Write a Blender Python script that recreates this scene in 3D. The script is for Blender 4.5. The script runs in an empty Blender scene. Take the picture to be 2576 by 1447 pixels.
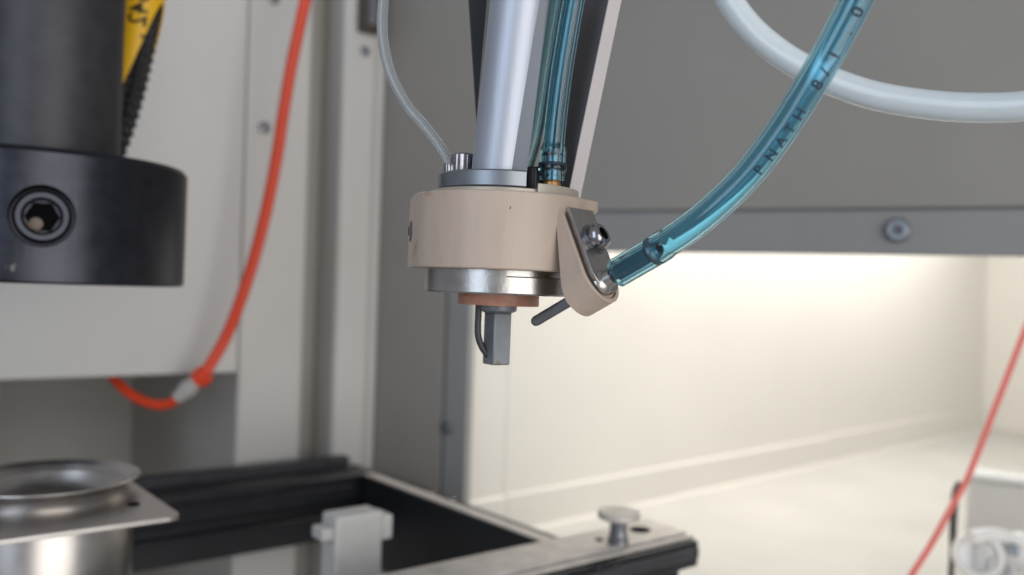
import bpy, bmesh, math, random
from mathutils import Vector, Matrix
random.seed(7)
S = bpy.context.scene
COL = S.collection

# ------------------------------------------------------------------ camera
CZ = 1.2                                   # camera height
ROLL = math.radians(1.8)
F = 2200.0                                 # focal length in reference pixels (2576 wide)
RX = Vector((math.cos(ROLL), 0, math.sin(ROLL)))
UP = Vector((-math.sin(ROLL), 0, math.cos(ROLL)))
FW = Vector((0, 1, 0))
CAM = Vector((0, 0, CZ))
cd = bpy.data.cameras.new('camera')
cam = bpy.data.objects.new('camera', cd); COL.objects.link(cam)
m = Matrix((RX, UP, -FW)).transposed().to_4x4(); m.translation = CAM
cam.matrix_world = m
cd.sensor_width = 36; cd.lens = 36 * F / 2576
cd.clip_start = 0.01; cd.clip_end = 50
cd.dof.use_dof = True; cd.dof.focus_distance = 0.25; cd.dof.aperture_fstop = 8.5
S.camera = cam
S.render.resolution_x = 1024; S.render.resolution_y = 575

# ------------------------------------------------------------------ world, lamps, exposure
W = bpy.data.worlds.new('World'); S.world = W; W.use_nodes = True
W.node_tree.nodes['Background'].inputs[0].default_value = (0.78, 0.80, 0.86, 1)
W.node_tree.nodes['Background'].inputs[1].default_value = 0.35
S.view_settings.view_transform = 'Standard'; S.view_settings.look = 'None'
S.view_settings.gamma = 1; S.view_settings.exposure = 0
S.cycles.use_denoising = True
S.cycles.max_bounces = 12; S.cycles.transmission_bounces = 10; S.cycles.transparent_max_bounces = 12
S.cycles.caustics_reflective = False; S.cycles.caustics_refractive = False
S.cycles.sample_clamp_indirect = 6

def lamp(name, loc, target, sx, sy, power, col):
    d = bpy.data.lights.new(name, 'AREA'); d.shape = 'RECTANGLE'
    d.size = sx; d.size_y = sy; d.energy = power; d.color = col
    o = bpy.data.objects.new(name, d); COL.objects.link(o)
    o.location = loc
    o.rotation_euler = (Vector(target) - Vector(loc)).to_track_quat('-Z', 'Y').to_euler()
    return o
lamp('room_lamp', (0.82, -0.80, CZ + 0.06), (-0.05, 0.5, CZ), 1.3, 1.1, 13.5, (1.0, 0.972, 0.93))
lamp('window_light', (-0.50, -0.55, CZ + 0.30), (0, 0.30, CZ + 0.02), 0.45, 0.9, 3.6, (0.72, 0.84, 1.0))
lamp('unseen_chamber_light', (0.45, 0.98, CZ + 0.24), (0.30, 1.147, CZ - 0.05), 0.78, 0.07, 3.1, (1.0, 0.97, 0.925))
lamp('unseen_chamber_light', (0.125, 0.80, CZ + 0.25), (0.105, 0.825, CZ - 0.2), 0.2, 0.03, 0.75, (1.0, 0.955, 0.88))  # added unseen fill that brightens the left end of the chamber

# ------------------------------------------------------------------ helpers
def P(x, y, d):
    return CAM + RX * ((x - 1288) / F * d) - UP * ((y - 723.5) / F * d) + FW * d

def hitp(x, y, p0, n):
    dr = P(x, y, 1.0) - CAM
    return CAM + dr * ((p0 - CAM).dot(n) / dr.dot(n))

def tag(o, label=None, cat=None, group=None, kind=None):
    if label: o['label'] = label
    if cat: o['category'] = cat
    if group: o['group'] = group
    if kind: o['kind'] = kind
    return o

def thing(name, label, cat, loc, group=None):
    o = bpy.data.objects.new(name, None); COL.objects.link(o)
    o.location = loc; o.empty_display_size = 0.01
    return tag(o, label, cat, group)

def root_loc(o):
    v = Vector((0, 0, 0))
    while o is not None:
        v += Vector(o.location); o = o.parent
    return v

def obj(name, bm, mat, parent=None, bevel=0.0, angle=35, seg=2, loc=None):
    """link a bmesh given in world coordinates as ONE object"""
    bmesh.ops.recalc_face_normals(bm, faces=bm.faces)
    me = bpy.data.meshes.new(name); bm.to_mesh(me); bm.free()
    base = root_loc(parent) if parent else (Vector(loc) if loc is not None else Vector((0, 0, 0)))
    me.transform(Matrix.Translation(-base))
    for p in me.polygons: p.use_smooth = True
    me.set_sharp_from_angle(angle=math.radians(angle))
    o = bpy.data.objects.new(name, me); COL.objects.link(o)
    if parent: o.parent = parent
    elif loc is not None: o.location = loc
    mats = mat if isinstance(mat, (list, tuple)) else [mat]
    for mm in mats: me.materials.append(mm)
    if bevel:
        b = o.modifiers.new('bevel', 'BEVEL'); b.width = bevel; b.segments = seg
        b.limit_method = 'ANGLE'; b.angle_limit = math.radians(40)
    return o

def fresh(bm=None): return bm if bm is not None else bmesh.new()

def prism(pts, off, bm=None):
    """polygon pts (world) extruded by vector off"""
    bm = fresh(bm)
    a = [bm.verts.new(p) for p in pts]; b = [bm.verts.new(p + off) for p in pts]
    bm.faces.new(a); bm.faces.new(b[::-1])
    n = len(pts)
    for i in range(n): bm.faces.new((a[i], b[i], b[(i + 1) % n], a[(i + 1) % n]))
    return bm

def boxf(o, ex, ey, ez, x0, x1, y0, y1, z0, z1, bm=None):
    return prism([o + ex * x + ey * y + ez * z0 for x, y in ((x0, y0), (x1, y0), (x1, y1), (x0, y1))], ez * (z1 - z0), bm)

def lathe(o, ex, ey, ez, prof, seg=64, bm=None, knurl=0, kd=0.0):
    """profile [(r,z)...] turned round ez; an end at r=0 closes the solid"""
    bm = fresh(bm); rings = []
    for r, z in prof:
        if r <= 1e-9: rings.append([bm.verts.new(o + ez * z)])
        else:
            rings.append([bm.verts.new(o + ez * z + (ex * math.cos(t) + ey * math.sin(t)) * (r * (1 - (kd if knurl and (i % 2) else 0))))
                          for i in range(seg) for t in (2 * math.pi * i / seg,)])
    for a, b in zip(rings[:-1], rings[1:]):
        for i in range(seg):
            j = (i + 1) % seg
            if len(a) == 1 and len(b) == 1: continue
            if len(a) == 1: bm.faces.new((a[0], b[i], b[j]))
            elif len(b) == 1: bm.faces.new((a[i], a[j], b[0]))
            else: bm.faces.new((a[i], a[j], b[j], b[i]))
    return bm

def frame_of(axis, hint=None):
    ez = axis.normalized()
    h = hint if hint is not None else (Vector((0, 0, 1)) if abs(ez.z) < .9 else Vector((1, 0, 0)))
    ex = (h - ez * h.dot(ez)).normalized()
    return ex, ez.cross(ex), ez

def cut(o, bm):
    """take the shape bm (world coordinates) out of object o"""
    bmesh.ops.recalc_face_normals(bm, faces=bm.faces)
    me = bpy.data.meshes.new('cutter'); bm.to_mesh(me); bm.free()
    c = bpy.data.objects.new("cutter", me); COL.objects.link(c); c.parent = None
    bpy.context.view_layer.update()
    md = o.modifiers.new('cut', 'BOOLEAN'); md.operation = 'DIFFERENCE'; md.object = c; md.solver = 'EXACT'
    bpy.context.view_layer.update()
    new = bpy.data.meshes.new_from_object(o.evaluated_get(bpy.context.evaluated_depsgraph_get()))
    o.modifiers.remove(md); o.data = new
    bpy.data.objects.remove(c)
    for p in new.polygons: p.use_smooth = True
    new.set_sharp_from_angle(angle=math.radians(30))

class Path:
    def __init__(s, pts, per=14):
        q = [Vector(p) for p in pts]
        q = [q[0] * 2 - q[1]] + q + [q[-1] * 2 - q[-2]]
        s.p = []
        for i in range(1, len(q) - 2):
            a, b, c, d = q[i - 1:i + 3]
            for k in range(per):
                t = k / per
                s.p.append(0.5 * ((2 * b) + (c - a) * t + (2 * a - 5 * b + 4 * c - d) * t * t + (3 * b - a - 3 * c + d) * t ** 3))
        s.p.append(q[-2].copy())
        s.L = [0.0]
        for a, b in zip(s.p[:-1], s.p[1:]): s.L.append(s.L[-1] + (b - a).length)
        n = len(s.p)
        s.t = [(s.p[min(i + 1, n - 1)] - s.p[max(i - 1, 0)]).normalized() for i in range(n)]
        # first axis of each frame points back at the viewer's side (-Y)
        s.e = []
        for i in range(n):
            h = Vector((0, -1, 0)); e = h - s.t[i] * h.dot(s.t[i])
            s.e.append(e.normalized())
        s.f = [s.t[i].cross(s.e[i]) for i in range(n)]
    def at(s, d):
        i = 0
        while i < len(s.L) - 2 and s.L[i + 1] < d: i += 1
        k = (d - s.L[i]) / max(1e-9, s.L[i + 1] - s.L[i])
        return tuple(u[i].lerp(u[i + 1], k) for u in (s.p, s.t, s.e, s.f))

def tube(path, r, seg=24, inner=None, bm=None, d0=None, d1=None, a0=None, a1=None):
    """round tube; r may be a function of (index fraction, angle); inner = radius of the bore"""
    bm = fresh(bm)
    idx = [i for i in range(len(path.p)) if (d0 is None or path.L[i] >= d0) and (d1 is None or path.L[i] <= d1)]
    rf = r if callable(r) else (lambda u, th: r)
    def skin(fr):
        R = []
        for i in idx:
            u = path.L[i]
            R.append([bm.verts.new(path.p[i] + (path.e[i] * math.cos(th) + path.f[i] * math.sin(th)) * fr(u, th))
                      for k in range(seg) for th in (2 * math.pi * k / seg,)])
        for a, b in zip(R[:-1], R[1:]):
            for k in range(seg): bm.faces.new((a[k], a[(k + 1) % seg], b[(k + 1) % seg], b[k]))
        return R
    A = skin(rf)
    if inner is None:
        bm.faces.new(A[0]); bm.faces.new(A[-1])
    else:
        B = skin(lambda u, th: inner)
        for e in (0, -1):
            for k in range(seg): bm.faces.new((A[e][k], A[e][(k + 1) % seg], B[e][(k + 1) % seg], B[e][k]))
    return bm

def disc(c, n, r, seg=20, bm=None):
    bm = fresh(bm); ex, ey, ez = frame_of(n)
    bm.faces.new([bm.verts.new(c + (ex * math.cos(2 * math.pi * i / seg) + ey * math.sin(2 * math.pi * i / seg)) * r) for i in range(seg)])
    return bm

def screw(parent, c, n, r, h, mat, dark, name='screw', recess=6, label=None, seg=24):
    """button-headed screw with a socket, standing on c along n"""
    ex, ey, ez = frame_of(n)
    prof = [(0, -r * .2), (r * .9, -r * .2), (r, 0), (r, h * .55), (r * .93, h * .82), (r * .78, h)]
    rr = r * .5
    bm = lathe(c, ex, ey, ez, prof + [(rr, h), (rr, h * .35), (0, h * .35)], seg)
    o = obj(name, bm, mat, parent, angle=30)
    b2 = bmesh.new()
    pts = []
    k = 12 if recess == 6 else recess * 2
    for i in range(k):
        t = 2 * math.pi * i / k; q = rr * (.97 if i % 2 == 0 else .72)
        pts.append(c + ex * (q * math.cos(t)) + ey * (q * math.sin(t)) + ez * (h * .36))
    prism(pts, ez * (h * .12), b2)
    obj('socket', b2, dark, o)
    if label: o['label'] = label
    return o

def text_part(s, size, place, mat, parent, name='lettering'):
    cu = bpy.data.curves.new(name, 'FONT'); cu.body = s; cu.size = size; cu.resolution_u = 3; cu.offset = size * .018
    t = bpy.data.objects.new(name, cu); COL.objects.link(t)
    bpy.context.view_layer.update()
    me = t.evaluated_get(bpy.context.evaluated_depsgraph_get()).to_mesh()
    bm = bmesh.new(); bm.from_mesh(me)
    bmesh.ops.triangulate(bm, faces=bm.faces)
    bmesh.ops.subdivide_edges(bm, edges=[e for e in bm.edges if e.calc_length() > size * .12], cuts=1)
    for v in bm.verts: v.co = place(v.co.x, v.co.y)
    bpy.data.objects.remove(t)
    return obj(name, bm, mat, parent)

# ------------------------------------------------------------------ materials
def mat(name, col, rough=.5, metal=0.0, var=.06, scale=40, bump=0.0, bscale=400, stretch=None, spots=None, **kw):
    m = bpy.data.materials.new(name); m.use_nodes = True
    nt = m.node_tree; b = nt.nodes['Principled BSDF']
    b.inputs['Metallic'].default_value = metal
    for k, v in kw.items(): b.inputs[k.replace('_', ' ')].default_value = v
    tc = nt.nodes.new('ShaderNodeTexCoord'); mp = nt.nodes.new('ShaderNodeMapping')
    nt.links.new(tc.outputs['Object'], mp.inputs['Vector'])
    if stretch: mp.inputs['Scale'].default_value = stretch
    nz = nt.nodes.new('ShaderNodeTexNoise'); nz.inputs['Scale'].default_value = scale; nz.inputs['Detail'].default_value = 6
    nt.links.new(mp.outputs['Vector'], nz.inputs['Vector'])
    mr = nt.nodes.new('ShaderNodeMapRange'); mr.inputs['From Min'].default_value = .3; mr.inputs['From Max'].default_value = .7
    mr.inputs['To Min'].default_value = 1 - var; mr.inputs['To Max'].default_value = 1 + var
    nt.links.new(nz.outputs['Fac'], mr.inputs['Value'])
    mx = nt.nodes.new('ShaderNodeMix'); mx.data_type = 'RGBA'; mx.blend_type = 'MULTIPLY'; mx.inputs['Factor'].default_value = 1
    mx.inputs[6].default_value = (*col, 1); nt.links.new(mr.outputs['Result'], mx.inputs[7])
    out = mx.outputs[2]
    if spots:                                # (colour, scale, threshold): stains and specks
        scol, ssc, thr = spots
        n2 = nt.nodes.new('ShaderNodeTexNoise'); n2.inputs['Scale'].default_value = ssc; n2.inputs['Detail'].default_value = 3
        nt.links.new(tc.outputs['Object'], n2.inputs['Vector'])
        r2 = nt.nodes.new('ShaderNodeMapRange'); r2.inputs['From Min'].default_value = thr; r2.inputs['From Max'].default_value = thr + .06
        nt.links.new(n2.outputs['Fac'], r2.inputs['Value'])
        m2 = nt.nodes.new('ShaderNodeMix'); m2.data_type = 'RGBA'; m2.inputs[7].default_value = (*scol, 1)
        nt.links.new(r2.outputs['Result'], m2.inputs['Factor']); nt.links.new(out, m2.inputs[6]); out = m2.outputs[2]
    nt.links.new(out, b.inputs['Base Color'])
    rr = nt.nodes.new('ShaderNodeMapRange'); rr.inputs['To Min'].default_value = max(0.02, rough - .07); rr.inputs['To Max'].default_value = rough + .07
    nt.links.new(nz.outputs['Fac'], rr.inputs['Value']); nt.links.new(rr.outputs['Result'], b.inputs['Roughness'])
    if bump:
        n3 = nt.nodes.new('ShaderNodeTexNoise'); n3.inputs['Scale'].default_value = bscale; n3.inputs['Detail'].default_value = 4
        nt.links.new(mp.outputs['Vector'], n3.inputs['Vector'])
        bp = nt.nodes.new('ShaderNodeBump'); bp.inputs['Strength'].default_value = bump; bp.inputs['Distance'].default_value = .0004
        nt.links.new(n3.outputs['Fac'], bp.inputs['Height']); nt.links.new(bp.outputs['Normal'], b.inputs['Normal'])
    return m

M = dict(
    wall=mat('white_paint', (.58, .565, .54), .55, var=.035, scale=9, bump=.25, bscale=700),
    grey=mat('grey_paint', (.252, .242, .226), .55, var=.04, scale=14, bump=.3, bscale=700),
    flange=mat('grey_flange_paint', (.235, .237, .237), .5, var=.04, scale=14, bump=.3, bscale=700),
    floorp=mat('pale_floor_paint', (.53, .515, .48), .45, var=.05, scale=14, bump=.2, bscale=500),
    cream=mat('cream_paint', (.70, .675, .62), .5, var=.02, scale=8, bump=.2, bscale=700),
    black=mat('black_anodised', (.009, .010, .013), .38, var=.2, scale=60),
    railtop=mat('dark_rail_top', (.035, .036, .042), .42, var=.2, scale=90, spots=((.12, .11, .10), 260, .68)),
    barface=mat('worn_rail_face', (.58, .54, .50), .42, metal=.2, var=.15, scale=90),
    spindle=mat('dark_steel', (.058, .058, .064), .5, metal=.6, var=.15, scale=120, spots=((.22, .22, .2), 130, .74)),
    collar=mat('black_collar_steel', (.045, .047, .058), .34, metal=1, var=.15, scale=120, spots=((.22, .22, .2), 110, .76)),
    hole=mat('dark_socket', (.004, .004, .005), .9, Specular_IOR_Level=.05),
    peek=mat('beige_plastic', (.46, .366, .298), .42, var=.08, scale=130, bump=.15, bscale=1500,
             stretch=(1, 1, .25), spots=((.36, .23, .13), 75, .66), Subsurface_Weight=.08, Subsurface_Radius=(.004, .002, .001)),
    steel=mat('stainless', (.44, .425, .41), .30, metal=1, var=.08, scale=260, bump=.1, bscale=900, spots=((.22, .15, .09), 150, .69)),
    dsteel=mat('grey_steel', (.24, .25, .27), .34, metal=.9, var=.1, scale=200),
    tip=mat('tool_steel', (.20, .215, .23), .45, metal=.5, var=.1, scale=150, spots=((.12, .11, .045), 90, .62)),
    screwm=mat('screw_steel', (.33, .32, .33), .2, metal=1, var=.2, scale=300),
    alu=mat('aluminium', (.44, .47, .54), .48, metal=.7, var=.05, scale=110, bump=.12, bscale=700, stretch=(1, 1, .12), spots=((.36, .36, .38), 210, .73)),
    flg=mat('grey_flange_steel', (.23, .25, .28), .36, metal=.8, var=.08, scale=160),
    copper=mat('brown_resin', (.42, .20, .13), .5, var=.25, scale=180, spots=((.28, .09, .025), 170, .60)),
    brass=mat('brass', (.46, .25, .10), .35, metal=.7, var=.25, scale=240),
    strip=mat('lit_bar_edge', (.56, .52, .52), .5, var=.03, scale=60),
    plate=mat('dark_metal_bar_shade', (.15, .15, .165), .5, metal=.2, var=.08, scale=60),
    hubp=mat('pale_hub', (.44, .40, .34), .4, metal=.3, var=.08, scale=120),
    orange=mat('orange_tube', (.72, .055, .012), .38, var=.04, scale=60),
    red=mat('pink_red_cord', (.75, .17, .15), .5, var=.05, scale=90),
    yellow=mat('yellow_label', (.88, .50, .008), .45, var=.03, scale=60),
    ink=mat('ink', (.03, .016, .004), .6), navy=mat('navy_ink', (.004, .02, .045), .6),
    braid=mat('black_braid', (.010, .010, .012), .16, var=.3, scale=500),
    white=mat('white_plastic', (.58, .57, .55), .45, var=.04, scale=60),
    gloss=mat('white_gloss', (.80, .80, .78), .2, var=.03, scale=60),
    cable=mat('black_cable', (.02, .02, .022), .45),
    cup=mat('cup_steel', (.48, .455, .435), .33, metal=1, var=.05, scale=130),
    ptfe=mat('milky_tube', (.76, .90, 1.0), .22, var=.02, scale=80, Coat_Weight=.5, Transmission_Weight=.10, IOR=1.38, Subsurface_Weight=.5,
             Subsurface_Radius=(.004, .005, .006), Subsurface_Scale=1.0),
    thin=mat('thin_tube', (.84, .90, .93), .12, var=.02, scale=80, Transmission_Weight=.8, IOR=1.4),
    hose=mat('blue_hose', (.40, .75, .89), .05, var=.03, scale=60, Transmission_Weight=1.0, IOR=1.46),
    clear=mat('clear_hose', (.55, .78, .82), .08, var=.03, scale=60, Transmission_Weight=.9, IOR=1.4),
    fit=mat('clear_fitting', (.80, .78, .75), .15, var=.05, scale=90, Transmission_Weight=.5, IOR=1.4),
)
Z = Vector((0, 0, 1))

# ================================================================== the machine behind: left wall
WO = Vector((-.278, .62, CZ)); WV = Vector((.8, .6, 0)); WN = Vector((-.6, .8, 0))   # along, into the wall
def tx(x):                                   # position along the wall from a levelled column
    q = (x - 1288) / F
    return (.62 * q + .278) / (.8 - .6 * q)
def wbox(t0, t1, d0, d1, z0, z1, bm=None): return boxf(WO, WV, WN, Z, t0, t1, d0, d1, z0, z1, bm)
DEEP = .315
tL, tC, tP, tG = tx(-700), tx(606), tx(770), tx(843)
tE = tx(958)
back = tag(obj('wall', wbox(tL, tC + .02, DEEP, DEEP + .01, -.6, .5), M['wall']), 'white painted back wall of the recess under the machine cover', 'wall', kind='structure')
cov = thing('machine_cover', 'large white machine cover behind the dark spindle, ending above the shaded recess', 'cover', WO + Z * -.072)
obj('cover_panel', wbox(tL, tC - .0003, 0, DEEP - .001, -.072, .5), M['wall'], cov, bevel=.0015)
jam = thing('machine_post', 'white upright at the far left edge below the cover, beside the recess', 'post', WO + WV * tL + Z * -.6)
obj('post_panel', wbox(tL, tx(6), 0, DEEP - .001, -.6, -.0735), M['wall'], jam, bevel=.002)
pst = thing('machine_post', 'flat white upright behind the orange tube with two dark screw heads', 'post', WO + WV * tC + Z * -.6)
obj('post_panel', wbox(tC + .0003, tP, 0, DEEP + .011, -.6, .5), M['wall'], pst, bevel=.004, seg=3)
def wsurf(x, y, d=0.0): return hitp(x, y, WO + WN * d, WN)
for x, y, r in ((664, 322, .0046), (688, -2, .0042)):
    screw(pst, wsurf(x, y), -WN, r, .002, M['dsteel'], M['plate'])
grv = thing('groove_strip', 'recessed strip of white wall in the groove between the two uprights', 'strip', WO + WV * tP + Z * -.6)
obj('face_sheet', wbox(tP + .0005, tG - .0005, .035, .05, -.6, .5), mat('groove_shade', (.36, .345, .315), .55, var=.04, scale=12), grv)  # white wall coloured grey to carry the shade of the groove
clm = thing('machine_column', 'white rounded column in the corner beside the grey panel', 'column', WO + WV * tG + Z * -.6)
obj('column_body', wbox(tG, tE - .010, -.004, .09, -.6, .5), M['wall'], clm, bevel=.006, seg=4)
obj('edge_strip', wbox(tE - .0095, tE + .012, .002, .088, -.6, .5), M['wall'], clm, bevel=.002)
screw(clm, wsurf(917, 130, -.004), -WN, .0042, .002, M['dsteel'], M['plate'])
c = wsurf(918, 85, -.004)
blk = thing('hinge_block', 'dark brown metal block mounted on the white column at the top edge', 'hinge', c)
tt = (c - WO).dot(WV)
obj('block_body', wbox(tt - .0075, tt + .0105, -.016, -.0041, c.z - CZ, c.z - CZ + .08), mat('brown_metal', (.075, .06, .05), .5, metal=.3), blk, bevel=.0015)
obj('hinge_pin', lathe(c - WN * .013, WV, -WN, Z, [(0, .004), (.004, .004), (.004, .09), (0, .09)], 20), M['plate'], blk)

# ------------------------------------------------------------------ grey panel with its window opening
KO = Vector((-.114, .743, CZ)); KE = Vector((.9056, -.424, 0)).normalized(); KN = Vector((.424, .9056, 0)).normalized()
def kbox(s0, s1, d0, d1, z0, z1, bm=None): return boxf(KO, KE, KN, Z, s0, s1, d0, d1, z0, z1, bm)
pan = thing('grey_panel', 'large grey painted panel with a window opening, filling the upper right behind the hoses', 'panel', KO + Z * -.6)
b = prism([KO + KE * s + Z * z for s, z in ((.001, -.6), (.0655, -.6), (.0655, .0605), (.9, .0605), (.9, .5), (.001, .5))], KN * .004)
obj('face_sheet', b, M['grey'], pan, bevel=.0008)
obj('flange', kbox(.0675, .9, .0012, .012, .0295, .0585), M['flange'], pan, bevel=.0008, )['label'] = 'grey strip along the top of the window opening with a round screw'
obj('flange', kbox(.0675, .0885, .0012, .012, -.6, .0288), M['flange'], pan, bevel=.0008)['label'] = 'grey upright strip left of the window opening'
obj('backing_sheet', prism([KO + KE * s + KN * .0045 + Z * z for s, z in ((.05, -.6), (.07, -.6), (.07, .055), (.9, .055), (.9, .07), (.05, .07))], KN * .002), M['flange'], pan)
def ksurf(x, y, d=.0012): return hitp(x, y, KO + KN * d, KN)
screw(pan, ksurf(2258, 580), -KN, .0078, .005, M['dsteel'], M['plate'], label='round steel screw in the strip above the opening')
screw(pan, ksurf(1124, 1076), -KN, .0052, .003, M['dsteel'], M['plate'])

# ------------------------------------------------------------------ bright chamber
CO = Vector((-.0045, .75, CZ)); CV = Vector((.743, .669, 0)); CN = Vector((-.669, .743, 0))
def cx(x):
    q = (x - 1288) / F
    return (.75 * q + .0045) / (.743 - .669 * q)
def cbox(t0, t1, d0, d1, z0, z1, bm=None): return boxf(CO, CV, CN, Z, t0, t1, d0, d1, z0, z1, bm)
c0, c1, c2, c3 = -.05, cx(1283), cx(2092), cx(2484)
wl = tag(obj('wall', cbox(c0, c3 + .02, .006, .03, -.24, .6), M['cream']), 'cream painted wall of the bright chamber seen through the opening', 'wall', kind='structure')
obj('wall_panel', cbox(c0, c1, 0, .0059, -.2135, .6), M['cream'], wl, bevel=.001)
obj('wall_panel', cbox(c1 + .0009, c2, .001, .0059, -.2135, .6), M['cream'], wl, bevel=.001)
obj('wall_panel', cbox(c2 + .0009, c3, .002, .0059, -.2135, .6), M['cream'], wl, bevel=.001)
obj('baseboard', cbox(c0, c1, -.005, -.0001, -.2135, -.178), M['cream'], wl, bevel=.003, seg=3)
obj('baseboard', cbox(c1 + .0002, c2, -.0042, .0009, -.2135, -.178), M['cream'], wl, bevel=.0025, seg=3)
obj('baseboard', cbox(c2 + .0002, c3, -.002, .0019, -.2135, -.177), M['cream'], wl, bevel=.0015, seg=3)
# small rounded bead where wall meets floor
obj('floor_bead', tube(Path([CO + CV * (cx(1330)) + CN * -.0055 + Z * -.2132, CO + CV * c3 * .5 + CN * -.0055 + Z * -.2132, CO + CV * c3 + CN * -.0055 + Z * -.2132]), .0032, 12), M['cream'], wl)
# end wall of the chamber, coming back towards the camera on the right
e0 = CO + CV * c3; EV = -CN
w2 = tag(obj('wall', boxf(e0, EV, CV, Z, -.03, .60, .0, .03, -.24, .6), M['cream']), 'cream end wall of the bright chamber at the right edge', 'wall', kind='structure')
obj('baseboard', boxf(e0, EV, CV, Z, .0005, .55, -.006, -.0005, -.2135, -.19), M['cream'], w2, bevel=.002)
fl = [CO + CV * t + CN * d + Z * -.213 for t, d in ((-.05, .02), (c3 + .3, .02), (c3 + .3, -.75), (.62, -.75), (.05, -.55), (-.05, -.12))]
tag(obj('floor', prism(fl, Z * -.02), M['floorp']), 'cream floor of the bright chamber', 'floor', kind='structure')
tag(obj('floor', prism([Vector((x, y, CZ - .62)) for x, y in ((-1.2, -.4), (1.4, -.4), (1.4, 2), (-1.2, 2))], Z * -.02), M['wall']), 'pale machine floor below the black frame', 'floor', kind='structure')

# ------------------------------------------------------------------ black rail frame
FV = Vector((.78, .626, 0)).normalized(); FU = Vector((-.626, .78, 0)).normalized()
ZT = -.148
def fz(x, y, z=ZT): return hitp(x, y, Vector((0, 0, CZ + z)), Z)
pc = fz(933, 1192)                           # near end of the left rail's top
pi = fz(1410, 1353)                          # right rail meets the front rail
fr = thing('rail_frame', 'black metal frame of slotted rails standing below the tool', 'frame', Vector((pc.x, pc.y, CZ - .213)))
# left rail: slotted extrusion running towards the viewer's left
prof = [(0, 0), (0, -.0045), (.002, -.0045), (.002, -.007), (0, -.007), (0, -.018), (.004, -.020), (.004, -.026), (0, -.028), (0, -.046),
        (.034, -.046), (.034, 0), (.0255, 0), (.0255, -.004), (.0185, -.004), (.0185, .0022)]
prof = prof + [(.002, .0022)]
lr = prism([pc + FU * a + Z * z for a, z in prof], FV * -.36)
obj('rail', lr, M['black'], fr, bevel=.0006)['label'] = 'rear black rail with slots along its side'
obj('rail_cap', prism([pc + FU * a + FV * .0004 + Z * z for a, z in ((0.0005, .0018), (.033, .0018), (.033, -.045), (.0005, -.045))], FV * .0025), M['black'], fr, bevel=.0004)
obj('rail_lip', prism([pc + FU * (.027 + a) + FV * -.004 + Z * z for a, z in ((0, .0006), (.012, .0006), (.012, .009), (0, .009))], FV * -.33), M['railtop'], fr, bevel=.0006)
# right rail: a tall bar from the corner towards the viewer
q0 = pc - FV * .0085 + FU * -.0015; run = (q0 - pi).dot(FU)
rr = prism([q0 + FV * a + Z * z for a, z in ((0, 0), (0, -.064), (.018, -.064), (.018, -.006), (.018, 0), (.0125, 0), (.0125, -.002), (.0105, -.002), (.0105, 0))], FU * -(run + .05))
obj('rail', rr, M['black'], fr, bevel=.0006)['label'] = 'tall black bar on the right side of the frame'
obj('top_strip', prism([q0 + FV * a + Z * z for a, z in ((.0012, .0004), (.0098, .0004), (.0098, .0012), (.0012, .0012))], FU * -(run + .012)), M['barface'], fr)
for k, dd in enumerate((.075, .10)):
    screw(fr, q0 + FV * .0145 - FU * dd + Z * .0002, Z, .0024, .0012, M['screwm'], M['hole'])
# front rail with its pale worn top
fe = fz(1627, 1311, ZT + .002)               # far right corner of its top (back edge)
fw = .042
o0 = fe + FV * .0
def fbox(a0, a1, b0, b1, z0, z1): return boxf(Vector((o0.x, o0.y, CZ)), FV, -FU, Z, a0, a1, b0, b1, z0, z1)
obj('rail', fbox(-.30, 0, 0, fw, ZT - .0155, ZT), M['black'], fr, bevel=.001)['label'] = 'front black rail carrying the thumb screw'
obj('top_plate', fbox(-.30, -.0006, .0006, fw - .009, ZT + .0004, ZT + .0035), M['barface'], fr, bevel=.0006)
obj('edge_strip', fbox(-.30, .0002, fw - .0068, fw - .0035, ZT + .0004, ZT + .0022), M['barface'], fr, bevel=.0005)
obj('front_strip', fbox(-.30, -.002, fw + .0001, fw + .0022, ZT - .010, ZT - .003), M['railtop'], fr, bevel=.0006)
obj('foot', fbox(-.29, -.012, .004, fw - .004, -.19, ZT - .0158), M['black'], fr, bevel=.001)
obj('base_plate', fbox(-.29, .016, -.004, fw + .004, -.2128, -.1904), M['black'], fr, bevel=.001)
top_z = CZ + ZT + .0036
hp = hitp(1610, 1333, Vector((0, 0, top_z)), Z); obj('bolt_hole', lathe(hp, Vector((1, 0, 0)), Vector((0, 1, 0)), Z, [(0, 0), (.0062, 0), (.0066, .0003), (.0055, .00032), (0, .0001)], 24), M['hole'], fr)
hp = hitp(1508, 1358, Vector((0, 0, top_z)), Z); obj('bolt_hole', lathe(hp, Vector((1, 0, 0)), Vector((0, 1, 0)), Z, [(0, 0), (.0024, 0), (.0026, .0003), (.002, .00032), (0, .0001)], 16), M['hole'], fr)

sc = hitp(1555, 1366, Vector((0, 0, top_z)), Z)
ts = thing('thumb_screw', 'grey metal thumb screw with a flat round head on the front rail', 'screw', sc)
X1, Y1 = Vector((1, 0, 0)), Vector((0, 1, 0))
kn = sc.y / F
obj('stem', lathe(sc, X1, Y1, Z, [(0, 0), (27 * kn, 0), (27 * kn, 14 * kn), (23 * kn, 18 * kn), (21 * kn, 40 * kn), (25 * kn, 62 * kn), (0, 62 * kn)], 32), M['dsteel'], ts)
obj('head', lathe(sc + Z * 62 * kn, X1, Y1, Z, [(0, 0), (50 * kn, 0), (54 * kn, 3 * kn), (54 * kn, 15 * kn), (51 * kn, 19 * kn), (0, 20 * kn)], 72, knurl=1, kd=.02), M['barface'], ts)

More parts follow.
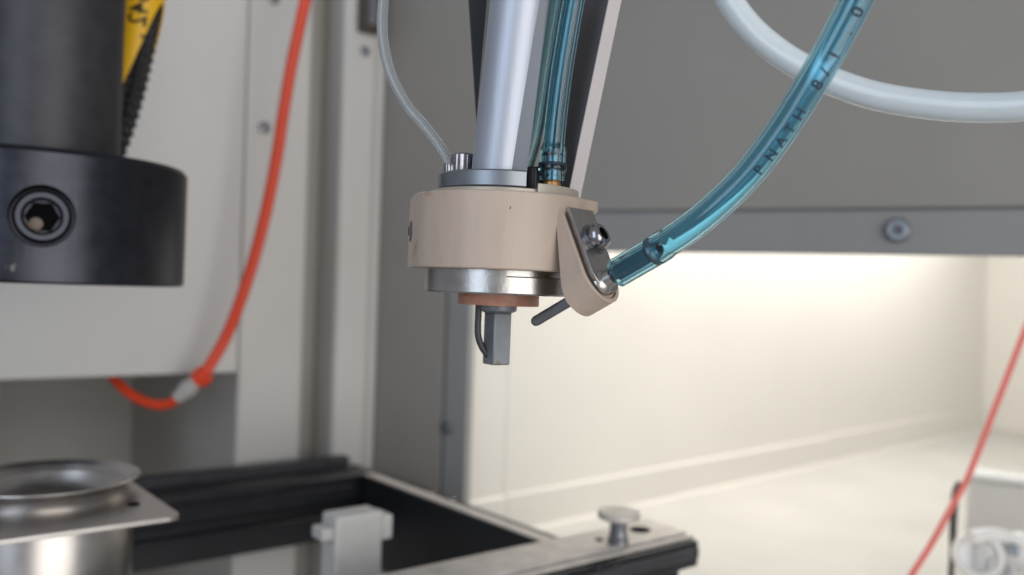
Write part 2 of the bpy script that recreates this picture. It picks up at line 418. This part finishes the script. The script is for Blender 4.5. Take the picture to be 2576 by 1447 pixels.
# white plastic clip block standing inside the frame
wb = P(888, 1360, .50)
wt = thing('clip_block', 'pale plastic block with side tabs standing inside the black frame', 'block', Vector((wb.x, wb.y, CZ - .26)))
kb = .50 / F
obj('body', boxf(wb, FV, FU, Z, -68 * kb, 62 * kb, -40 * kb, 40 * kb, -330 * kb, 75 * kb), M['white'], wt, bevel=.0016, seg=3)
obj('tab', boxf(wb, FV, FU, Z, -100 * kb, -68 * kb, -30 * kb, 30 * kb, 18 * kb, 48 * kb), M['white'], wt, bevel=.001)
obj('tab', boxf(wb, FV, FU, Z, 62 * kb, 92 * kb, -38 * kb, 36 * kb, 0 * kb, 62 * kb), M['white'], wt, bevel=.001)

# ------------------------------------------------------------------ steel cup on its plate
dc = .42; kc = dc / F
cc = P(118, 1200, dc)
cup = thing('steel_cup', 'polished steel cup with a flared rim in the lower left corner', 'cup', cc + Z * -.13)
g = lambda *a: [(r * kc, z * kc) for r, z in a]
obj('body', lathe(cc, X1, Y1, Z, g((196, -17), (191, -26), (189, -42), (192, -60), (199, -74), (204, -90), (204, -420), (0, -420)), 96), M['cup'], cup)
obj('rim', lathe(cc, X1, Y1, Z, g((188, -22), (200, -14), (213, -4), (217, 0), (216, 2.5), (212, 2.5), (202, -6), (192, -22), (182, -46), (168, -62), (100, -74), (0, -78)), 96), M['cup'], cup)
zp = cc.z - 40 * kc
pr = hitp(459, 1296, Vector((0, 0, zp)), Z)
plate = [pr, pr + FU * .105, pr + FU * .105 - FV * .16, pr - FV * .16]
def rounded(pts, r, n=4):
    out = []
    for i, p in enumerate(pts):
        a = (pts[i - 1] - p).normalized(); b_ = (pts[(i + 1) % len(pts)] - p).normalized()
        for k in range(n + 1):
            t = k / n
            out.append((p + a * r) * (1 - t) ** 2 + p * (2 * t * (1 - t)) + (p + b_ * r) * t ** 2)
    return out
po = obj('plate', prism(rounded(plate, .006), Z * -.0022), M['cup'], cup)
cut(po, lathe(cc, X1, Y1, Z, g((0, -120), (186.5, -120), (186.5, 0), (0, 0)), 96))
bv = po.modifiers.new('bevel', 'BEVEL'); bv.width = .0004; bv.segments = 2; bv.limit_method = 'ANGLE'
hp = hitp(336, 1270, Vector((0, 0, zp)), Z)
obj('bolt_hole', lathe(hp + Z * .0001, X1, Y1, Z, [(0, 0), (.0026, 0), (.0028, .0004), (.0018, .0004), (0, .0002)], 20), M['hole'], cup)

# ------------------------------------------------------------------ dark spindle on the left
ds = .42; ks = ds / F
so = P(108, 560, ds)
lean = Vector((.006, 0, 1)).normalized(); sx, sy, sz = frame_of(lean, X1)
sp = thing('spindle', 'dark steel spindle with a wide black collar and a deep socket screw', 'spindle', so)
obj('shaft', lathe(so, sx, sy, sz, g((0, 90), (170, 90), (171, 130), (171, 800), (0, 800)), 96), M['spindle'], sp)
zb, zt = -150, 150
b = lathe(so, sx, sy, sz, g((0, zb), (331, zb), (337, zb + 5), (337, zt - 12), (327, zt), (150, zt), (0, zt)), 128)
col = obj('collar', b, M['collar'], sp)
# socket screw in a counterbore on the collar's front
fa = math.radians(28)
fnm = sx * math.sin(fa) - sy * math.cos(fa)              # the bore looks towards the viewer
fsd = sz.cross(fnm) * -1
fc = so + fnm * 337 * ks + sz * -2 * ks
cut(col, lathe(fc, fsd, sz, fnm, g((0, -90), (66, -90), (66, -8), (76, 30), (0, 30)), 48))
obj('screw', lathe(fc - fnm * 26 * ks, fsd, sz, fnm, g((0, -14), (36, -14), (36, 8), (42, 14), (52, 14), (58, 7), (58, -60), (0, -60)), 48), M['collar'], col)
obj('socket', lathe(fc - fnm * 26 * ks, fsd, sz, fnm, g((0, -12), (35.5, -12), (35.5, -13.5), (0, -13.5)), 6), M['hole'], col)
obj('socket_pin', lathe(fc - fnm * 40 * ks + fsd * 12 * ks - sz * 16 * ks, fsd, sz, fnm, g((0, 3), (14, 2), (20, 0), (20, -4), (0, -4)), 24), mat('brown_pin', (.16, .115, .09), .5), col)

# ------------------------------------------------------------------ braided cable with its yellow label
cp = Path([P(372, -160, .475), P(366, -60, .475), P(356, 30, .475), P(340, 130, .475), P(314, 240, .475), P(283, 340, .475), P(245, 430, .475), P(200, 520, .475)], 40)
kk = .475 / F
bc = thing('braided_cable', 'black braided cable hanging behind the dark spindle', 'cable', cp.p[-1])
def braid(u, th):
    s = math.sin(6 * th + u * 620) * math.sin(6 * th - u * 620)
    return 41 * kk * (1 + .15 * s)
obj('sleeve', tube(cp, braid, 72), M['braid'], bc, angle=80)
# label: a shell round the cable whose lower edge runs slantwise
lb = bmesh.new(); R = 48.5 * kk; seg = 40; rows = 40
vs = []
dmax0 = cp.L[0]
for i in range(rows + 1):
    row = []
    for k in range(seg + 1):
        th = -math.pi * .98 + 2 * math.pi * .98 * k / seg
        end = 440 + 285 * math.sin(th)
        p, t, e, f = cp.at(end * kk * i / rows + .002)
        row.append(lb.verts.new(p + (e * math.cos(th) + f * math.sin(th)) * R))
    vs.append(row)
for a, b_ in zip(vs[:-1], vs[1:]):
    for k in range(seg): lb.faces.new((a[k], a[k + 1], b_[k + 1], b_[k]))
lab = thing('cable_label', 'yellow label with handwritten digits wrapped round the black braided cable', 'label', cp.p[30])
lo = obj('label_sleeve', lb, M['yellow'], lab)
sm = lo.modifiers.new('thick', 'SOLIDIFY'); sm.thickness = .0006; sm.offset = 1
def on_label(x, y):
    p, t, e, f = cp.at(.012 + x)
    th = -.6 + (y / R)
    return p + (e * math.cos(th) + f * math.sin(th)) * (R + .0009)
text_part('30542 .', .0125, lambda x, y: on_label(x + .008, y - .001), M['ink'], lab, 'handwriting')

# ------------------------------------------------------------------ orange tube
op = Path([P(790, -110, .63), P(772, -20, .63), P(753, 70, .63), P(732, 170, .63), P(712, 290, .63), P(697, 390, .63), P(672, 520, .63), P(642, 640, .63),
           P(607, 750, .63), P(567, 850, .63), P(512, 945, .625)], 12)
ko = .63 / F
ot = thing('air_tube', 'long orange air tube hanging in front of the white uprights', 'tube', P(505, 950, .625))
obj('upper_tube', tube(op, 14.5 * ko, 20), M['orange'], ot)
c = P(508, 948, .625); ax = (P(430, 1015, .625) - c)
ex, ey, ez = frame_of(ax)
obj('fitting_cap', lathe(c - ez * 18 * ko, ex, ey, ez, [(r * ko, z * ko) for r, z in ((0, 0), (19, 0), (25, 6), (26, 24), (22, 34), (0, 34))], 28), M['orange'], ot)
obj('clear_fitting', lathe(c + ez * 16 * ko, ex, ey, ez, [(r * ko, z * ko) for r, z in ((0, 0), (18, 0), (19, 20), (22, 22), (22, 40), (18, 42), (17, 66), (0, 66))], 28), M['fit'], ot)
op2 = Path([P(447, 1002, .625), P(420, 1017, .627), P(385, 1017, .63), P(345, 1002, .635), P(308, 975, .64), P(280, 942, .648), P(262, 900, .66)], 10)
obj('lower_tube', tube(op2, 12.5 * ko, 20), M['orange'], ot)

# ================================================================== the tool
dT = .27; k = dT / F; TB = math.radians(2.3)
TO = P(1258, 660, dT)
TX = RX * math.cos(TB) - UP * math.sin(TB); TZ = RX * math.sin(TB) + UP * math.cos(TB); TY = FW
def T(x, y, z): return TO + (TX * x + TY * y + TZ * z) * k
def tl(prof, at=(0, 0, 0), seg=96, **kw): return lathe(T(*at), TX, TY, TZ, [(r * k, z * k) for r, z in prof], seg, **kw)
def tbox(x0, x1, y0, y1, z0, z1, bm=None): return boxf(TO, TX, TY, TZ, x0 * k, x1 * k, y0 * k, y1 * k, z0 * k, z1 * k, bm)
tool = thing('tool_head', 'beige clamp ring tool head with an aluminium tube above and a small square tip below', 'tool head', T(0, 0, -260))
ring = obj('clamp_ring', tl([(176, -22), (219, -22), (222, -19), (222, 155), (219, 158), (176, 158), (176, -22)], seg=160), M['peek'], tool, angle=30)
obj('clamp_lug', prism([T(x, y, -21.5) for x, y in ((-212, -66), (-241, 72), (-190, 90), (-180, -20))], TZ * 179 * k), M['peek'], ring, bevel=2.5 * k)
screw(ring, T(-229, 10, 70), (-TX * .978 - TY * .207), 26 * k, 5 * k, M['screwm'], M['hole'], 'clamp_screw')
obj('pin_hole', lathe(T(20, -220.6, 118), TX, TZ, -TY, [(0, .2 * k), (2.6 * k, .6 * k), (3.6 * k, .0), (0, -2 * k)], 16), M['ink'], ring)

# slanting arm on the right
n = (RX * .735 + UP * .462 - FW * .5).normalized()
l = (RX * .287 - UP * .863 - FW * .415); l = (l - n * l.dot(n)).normalized()
wv = l.cross(n).normalized()
if wv.dot(RX) < 0: wv = -wv                 # across the arm, to the right and away
A0 = P(1396, 503, dT - 165 * k)
ka = 1.05 * (dT - 190 * k) / F
def A(a, b, h=0): return A0 + (l * a + wv * b + n * h) * ka
AE, AW = 196, 152
def ushape(a0l, a0r, ins, r_in=0, n_arc=24):
    h = AW / 2 - ins
    pts = [(a0l, ins)]
    for i in range(n_arc + 1):
        t = math.pi * i / n_arc
        pts.append((AE + h * math.sin(t), AW / 2 - h * math.cos(t)))
    pts.append((a0r, AW - ins))
    return pts
b = bmesh.new()
us = [(-150, 0), (0, 0), (60, 0), (110, 0)] + ushape(160, 160, 0) + [(110, AW), (60, AW), (0, AW), (-150, AW)]
fr_ = [b.verts.new(A(a, bb)) for a, bb in us]
bk_ = [b.verts.new(A(a, bb, -(16 + 54 * max(0, min(1, (a - 50) / 190))))) for a, bb in us]
b.faces.new(fr_)
for i in range(len(us)): b.faces.new((fr_[i], bk_[i], bk_[(i + 1) % len(us)], fr_[(i + 1) % len(us)]))
half = len(us) // 2
for i in range(half): b.faces.new((bk_[i], bk_[i + 1], bk_[len(us) - 2 - i], bk_[len(us) - 1 - i])) if i + 1 < len(us) - 2 - i else None
bmesh.ops.holes_fill(b, edges=[e for e in b.edges if e.is_boundary], sides=0)
geom = b.verts[:] + b.edges[:] + b.faces[:]
r_ = bmesh.ops.bisect_plane(b, geom=geom, plane_co=T(0, 0, 157), plane_no=TZ, clear_outer=True)
bmesh.ops.holes_fill(b, edges=[e for e in b.edges if e.is_boundary], sides=0)
arm = obj('bracket_arm', b, M['peek'], tool, bevel=4 * ka, seg=3)
obj('arm_ledge', prism([T(x, y, 130) for x, y in ((150, -150), (228, -66), (236, -50), (236, -10), (150, 30))], TZ * 27 * k), M['peek'], arm, bevel=4 * k, seg=3)
# raised lip round the pocket
out = ushape(26, 130, 0); inn = ushape(26, 130, 11)
b = bmesh.new()
va = [[b.verts.new(A(a, bb, h)) for a, bb in pl] for pl in (out, inn) for h in (-1, 7)]
for i in range(len(out) - 1):
    o0_, o1_, i0_, i1_ = va
    b.faces.new((o0_[i], o0_[i + 1], o1_[i + 1], o1_[i])); b.faces.new((o1_[i], o1_[i + 1], i1_[i + 1], i1_[i])); b.faces.new((i1_[i], i1_[i + 1], i0_[i + 1], i0_[i]))
for e in (0, -1): b.faces.new((va[0][e], va[1][e], va[3][e], va[2][e]))
obj('pocket_lip', b, M['peek'], arm, bevel=2 * ka)
pl = [(27, 20)] + [p for p in ushape(60, 60, 20)[1:-1]] + [(8, 134)]
obj('cover_plate', prism([A(a, bb, .5) for a, bb in pl], n * 20 * ka), M['steel'], arm, bevel=1.5 * ka)
pscrew = screw(arm, A(104, 84, 21), n, 34 * ka, 30 * ka, M['screwm'], M['hole'], 'plate_screw')
obj('screw_washer', lathe(A(104, 84, 20.4), *frame_of(n), [(0, 0), (40 * ka, 0), (40 * ka, 3.5 * ka), (0, 3.5 * ka)], 32), M['dsteel'], arm)
PA = (224, 62)
def pinp(h): return A(PA[0], PA[1], h)
obj('pin_collar', lathe(pinp(10), *frame_of(n), [(0, 0), (33 * ka, 0), (31 * ka, 8 * ka), (22 * ka, 16 * ka), (20 * ka, 34 * ka), (0, 34 * ka)], 6 * 5), M['steel'], arm)
pin = obj('steel_pin', lathe(pinp(0), *frame_of(n), [(0, -208 * ka), (7 * ka, -207 * ka), (11 * ka, -203 * ka), (13.2 * ka, -195 * ka), (13.2 * ka, 60 * ka), (19 * ka, 62 * ka), (19 * ka, 150 * ka), (24 * ka, 156 * ka), (24 * ka, 168 * ka), (17 * ka, 178 * ka), (11 * ka, 178 * ka), (11 * ka, 120 * ka), (0, 120 * ka)], 32), M['dsteel'], tool)

# discs below the ring
obj('steel_disc', tl([(0, -80), (182, -80), (186, -76), (186, -39), (184, -37), (177, -36), (177, -22.5), (0, -22.5)], seg=128), M['steel'], tool, angle=30)
ds_ = [(r, math.radians(t)) for r, rng in ((186, range(-200, -83, 4)), (170, range(-84, -201, -4))) for t in rng]
obj('disc_step', prism([T(r * math.cos(t), r * math.sin(t), -38.9) for r, t in ds_], TZ * 16.3 * k), M['steel'], tool)
obj('resin_washer', tl([(0, -108), (101, -108), (102, -106), (102, -81), (0, -80.5)]), M['copper'], tool, angle=30)
noz = obj('nozzle_collar', tl([(0, -128), (34, -128), (46, -122), (47, -119), (47, -108.5), (0, -108.5)], seg=48), M['tip'], tool, angle=30)
th = math.radians(33.7)
q = []
for i in range(4):
    a = -math.pi / 2 - .20 + i * math.pi / 2
    q.append((35.7 * math.cos(a), 35.7 * math.sin(a)))
b = prism([T(x, y, -127) for x, y in q], -TZ * 130 * k)
obj('square_tip', b, M['tip'], noz, bevel=3.5 * k, seg=2)
bp = Path([T(-49, -6, -106), T(-49, -6, -135), T(-49, -6, -165), T(-47, -6, -188), T(-41, -6, -206), T(-32, -6, -222), T(-20, -6, -236)], 8)
obj('bent_tube', tube(bp, 8.2 * k, 16), M['spindle'], noz)

# stack above the ring
obj('hub_disc', tl([(0, 157), (180, 157), (180, 168), (178, 170), (0, 170)], seg=128), M['hubp'], tool, angle=30)
hs = [T(x, y, 157.5) for x, y in [(78, -20)] + [(190 * math.cos(t), 190 * math.sin(t)) for t in [math.radians(-64 + i * 4) for i in range(28)]] + [(78, 60)]]
obj('hub_step', prism(hs, TZ * 25 * k), M['hubp'], tool, bevel=1.5 * k)
b = tl([(0, 173), (161, 173), (164, 176), (164, 209), (160, 213), (0, 213)], seg=128)
bmesh.ops.bisect_plane(b, geom=b.verts[:] + b.edges[:] + b.faces[:], plane_co=T(56, 0, 0), plane_no=TX, clear_outer=True)
bmesh.ops.holes_fill(b, edges=[e for e in b.edges if e.is_boundary], sides=0)
flg = obj('mounting_flange', b, M['flg'], tool, angle=30)
obj('flange_gap_shade', tl([(0, 169.5), (150, 169.5), (150, 173.5), (0, 173.5)], seg=96), M['hole'], flg)  # black disc put in for the shade of the gap under the flange
def capscrew(x, y, z, r, h, mm, par):
    o = obj('cap_screw', tl([(0, 0), (r * .97, 0), (r, 2), (r, h - 4), (r * .9, h), (r * .55, h), (r * .55, h * .5), (0, h * .5)], at=(x, y, z), seg=48, knurl=1, kd=.035), mm, par, angle=30)
    return o
capscrew(-103, -22, 213, 28, 52, M['screwm'], flg)
capscrew(-134, -30, 213, 15, 24, M['screwm'], flg)
capscrew(78, 20, 182, 26, 62, M['spindle'], flg)

# aluminium tube, leaning to the right and towards the viewer, one side milled flat
tb0, tb1 = T(-14, -62, 171.5), T(36, -122, 780)
ax = tb1 - tb0; ex, ey, ez = frame_of(ax, TX)
Lt = ax.length
b = lathe(tb0 - ez * 4 * k, ex, ey, ez, [(0, 0), (67 * k, 0), (71 * k, Lt), (0, Lt)], 96)
f0 = tb0 + (ex * .82 - ey * .57) * 58 * k; f1 = tb0 + ez * 490 * k + (ex * .82 - ey * .57) * 69.5 * k
fn = (ex * .82 - ey * .57); fd = (f1 - f0).normalized(); fn = (fn - fd * fn.dot(fd)).normalized()
bmesh.ops.bisect_plane(b, geom=b.verts[:] + b.edges[:] + b.faces[:], plane_co=f0, plane_no=fn, clear_outer=True)
bmesh.ops.holes_fill(b, edges=[e for e in b.edges if e.is_boundary], sides=0)
bmesh.ops.bisect_plane(b, geom=b.verts[:] + b.edges[:] + b.faces[:], plane_co=T(0, 0, 174), plane_no=-TZ, clear_outer=True)
bmesh.ops.holes_fill(b, edges=[e for e in b.edges if e.is_boundary], sides=0)
obj('support_tube', b, M['alu'], tool, angle=12)
rt0, rt1 = T(-21, 22, 213), T(10, 30, 780)
obj('inner_tube', lathe(rt0, *frame_of(rt1 - rt0, TX), [(0, 0), (60 * k, 0), (66 * k, (rt1 - rt0).length), (0, (rt1 - rt0).length)], 72), M['flg'], tool)
# dark plate behind it
b = prism([T(-62, 92, 213), T(0, 92, 213), T(20, 92, 780), T(-122, 92, 780)], TY * 30 * k)
obj('rear_plate', b, M['black'], tool, bevel=3 * k)
# one bar on the right: shaded side and lit edge put into two colours
ph = math.radians(40)
E0, E1 = Vector((163, 30, 170)), Vector((163 + 80 * 1.25, 30, 170 + 480 * 1.25))
dl = Vector((-math.sin(ph), math.cos(ph), 0)); dr_ = Vector((math.cos(ph), math.sin(ph), 0))
def quadbar(o0v, d1, w1, d2, w2):
    lo_ = [o0v, o0v + d1 * w1, o0v + d1 * w1 + d2 * w2, o0v + d2 * w2]
    return prism([T(*v) for v in lo_], (T(*E1) - T(*E0)))
obj('bar_side', quadbar(E0 + dr_ * .5, dl, 118, dr_, 38), M['plate'], tool, bevel=1 * k)
obj('edge_strip', quadbar(E0 - dl * 3.2, dr_, 44, dl, 3), M['strip'], tool, bevel=.6 * k)  # the bar's lit edge, coloured paler than its side

# brass fitting and the blue hose over it
hx = P(1388, 462, dT - 12 * k)
ht = Path([P(1462, -130, dT - 40 * k), P(1449, -30, dT - 34 * k), P(1430, 80, dT - 26 * k), P(1412, 195, dT - 20 * k), P(1399, 300, dT - 15 * k), P(1392, 380, dT - 12 * k), P(1388, 456, dT - 12 * k)], 22)
obj('brass_fitting', lathe(hx, TX, TY, TZ, [(r * k, z * k) for r, z in ((0, -26), (44, -26), (46, -20), (40, -13), (24, -12), (21, 6), (17, 8), (0, 8))], 36), M['brass'], tool)
obj('hose_barb', lathe(hx, TX, TY, TZ, [(r * k, z * k) for r, z in ((0, 8.2), (16.5, 8.2), (17, 30), (19, 36), (16.5, 40), (16.5, 66), (19, 72), (14, 84), (0, 84))], 36), M['dsteel'], tool)
bh = thing('blue_hose', 'clear blue hose running down beside the aluminium tube onto a brass fitting', 'hose', P(1388, 460, dT - 12 * k), 'blue hoses on the tool head')
tot = ht.L[-1]
def hr(u, th):
    s = (tot - u) / k
    r = 27.5
    if s < 92: r = 27.5 + 5.5 * min(1, (92 - s) / 12)
    if 26 < s < 40: r += 3
    if s < 12: r -= 2
    return r * k
obj('hose_wall', tube(ht, hr, 40, inner=17.6 * k), M['hose'], bh, angle=60)
obj('hose_band', lathe(ht.at(tot - 36 * k)[0], *frame_of(ht.at(tot - 36 * k)[1]), [(r * k, z * k) for r, z in ((33.5, -9), (36, -7), (36, -1), (33.5, 1))], 40), M['navy'], bh)

# clear thin hose behind the aluminium tube
ct = Path([P(1408, -90, dT + 20 * k), P(1398, 0, dT + 20 * k), P(1374, 150, dT + 20 * k), P(1346, 330, dT + 20 * k), P(1316, 440, dT + 24 * k)], 10)
tag(obj('clear_hose', tube(ct, 21 * k, 24, inner=15 * k), M['clear'], loc=P(1346, 330, dT + 20 * k)), 'pale clear hose between the aluminium tube and the blue hose', 'hose')

# second blue hose, pushed over the slanting pin
dpin = dT - 218 * k
def hp_(h): return pinp(h)
def dep(p): return (p - CAM).dot(FW)
h0, h1, h2 = pinp(56), pinp(110), pinp(176)
pts = [h0, h1, h2, P(1757, 556, .2270), P(1866, 456, .2215), P(1952, 348, .217), P(2033, 222, .2125), P(2108, 90, .209), P(2168, -30, .206), P(2205, -130, .204)]
h2t = Path(pts, 26)
b2h = thing('blue_hose', 'clear blue hose with printed letters curving up to the right from the beige arm', 'hose', h0, 'blue hoses on the tool head')
Rh = .00392
def hr2(u, th):
    s = u / k
    r = Rh
    if s < 140: r += .00022
    if 108 < s < 132: r += .00012
    return r
obj('hose_wall', tube(h2t, hr2, 48, inner=Rh * .66), M['hose'], b2h, angle=60)
def on_hose(d0, a0):
    def f_(x, y):
        p, t, e, f = h2t.at(d0 + x)
        th = a0 - y / Rh
        return p + (e * math.cos(th) + f * math.sin(th)) * (Rh + .00006)
    return f_
def s_at(x, y):                              # arc length nearest to a picture point
    best = min(range(len(h2t.p)), key=lambda i: (P(x, y, dep(h2t.p[i])) - h2t.p[i]).length)
    return h2t.L[best]
for s_, px, py, sz_ in (('P', 1893, 408, .0036), ('N', 1922, 378, .0036), ('A', 1950, 345, .0036), ('T', 1975, 315, .0036), ('H', 1997, 285, .0038),
                        ('8', 2052, 215, .0040), ('/', 2078, 178, .0040), ('1', 2098, 145, .0040), ('.', 2130, 75, .0044), ('0', 2152, 35, .0044)):
    text_part(s_, sz_, on_hose(s_at(px, py) - sz_ * .3, .55), M['navy'], b2h, 'letter')

# thin white tube to the left of the tool
wt_ = Path([P(975, -90, dT + 30 * k), P(965, -5, dT + 25 * k), P(962, 85, dT + 15 * k), P(979, 175, dT + 5 * k), P(1022, 262, dT), P(1072, 322, dT - 8 * k), P(1112, 378, dT - 14 * k), P(1140, 436, dT - 18 * k)], 16)
tag(obj('white_tube', tube(wt_, 13.5 * k, 24, inner=8 * k), M['thin'], loc=P(1140, 436, dT - 18 * k)), 'thin clear white tube curving down to the cap screws left of the aluminium tube', 'tube')

# big milky tube, upper right
mt = Path([P(1785, -110, .315), P(1835, 0, .312), P(1888, 72, .309), P(1958, 132, .306), P(2030, 176, .302), P(2110, 212, .297), P(2210, 243, .291), P(2340, 264, .284), P(2465, 271, .277), P(2580, 266, .270), P(2720, 240, .262), P(2880, 165, .252), P(3010, 20, .243), P(3070, -170, .236), P(3080, -380, .23)], 16)
tag(obj('milky_tube', tube(mt, .00475, 40, inner=.0036), M['ptfe'], loc=P(2210, 243, .291)), 'thick milky white tube looping across the upper right corner', 'tube')

# ------------------------------------------------------------------ right side, out of focus
rc = Path([P(2660, 620, .60), P(2575, 840, .60), P(2500, 1035, .60), P(2436, 1198, .60), P(2398, 1268, .60), P(2345, 1365, .60), P(2285, 1460, .60), P(2220, 1570, .60)], 12)
tag(obj('red_cord', tube(rc, 7.8 * .6 / F, 16), M['red'], loc=P(2398, 1268, .6)), 'thin pinkish red cord hanging down the right side', 'cord')
bk = Path([P(2418, 1215, .66), P(2405, 1240, .66), P(2399, 1300, .66), P(2396, 1380, .66), P(2392, 1470, .66), P(2392, 1600, .66)], 10)
tag(obj('black_cable', tube(bk, lambda u, th: (10.5 - 3.5 * min(1, u / .06)) * .66 / F, 16), M['cable'], loc=P(2399, 1300, .66)), 'short black cable hanging behind the red cord', 'cable')
e = P(2432, 1192, .74)
GV = Vector((.86, -.51, 0)); GU = Vector((.51, .86, 0))
cs = thing('white_casing', 'low white casing at the right, its top edge highlight put in as a whiter bar', 'casing', Vector((e.x, e.y, CZ - .213)))
obj('casing_body', boxf(Vector((e.x, e.y, CZ)), GV, GU, Z, 0, .3, .0, .016, -.2128, e.z - CZ - .004), M['wall'], cs, bevel=.003)
obj('top_highlight', boxf(Vector((e.x, e.y, CZ)), GV, GU, Z, -.002, .30, -.004, .019, e.z - CZ - .0035, e.z - CZ + .0035), M['gloss'], cs, bevel=.003, seg=3)  # edge lit from above, its highlight put in as a whiter glossy bar
vc = P(2462, 1398, .62); kv = .62 / F
va_ = thing('white_valve', 'white plastic valve with a round knob in the lower right corner', 'valve', vc + Z * -.03)
vd = (CAM - vc).normalized(); vx, vy, vz = frame_of(vd, Z)
obj('knob', lathe(vc, vx, vy, vz, [(r * kv, z * kv) for r, z in ((0, -60), (58, -60), (62, -40), (62, 0), (56, 12), (46, 14), (40, 6), (36, -4), (0, -4))], 40), M['gloss'], va_)
obj('knob_grip', boxf(vc, vx, vy, vz, -36 * kv, 36 * kv, -9 * kv, 9 * kv, -5 * kv, 8 * kv), M['white'], va_, bevel=.0008)
vb = Path([vc - vd * 40 * kv, P(2530, 1385, .63), P(2620, 1400, .63), P(2720, 1430, .63)], 8)
obj('body', tube(vb, lambda u, th: (46 + 6 * math.sin(u * 260)) * kv, 28), M['gloss'], va_)
obj('lever', tube(Path([P(2440, 1352, .61), P(2500, 1345, .615), P(2560, 1362, .62), P(2650, 1395, .62)], 8), 17 * kv, 18), M['gloss'], va_)
obj('port', lathe(P(2520, 1432, .612), vx, vy, vz, [(r * kv, z * kv) for r, z in ((0, -30), (34, -30), (34, 6), (28, 12), (18, 12), (16, 0), (0, 0))], 28), M['white'], va_)
obj('clip', boxf(P(2552, 1385, .612), vx, vy, vz, -14 * kv, 14 * kv, -9 * kv, 9 * kv, -12 * kv, 10 * kv), M['dsteel'], va_, bevel=.0006)
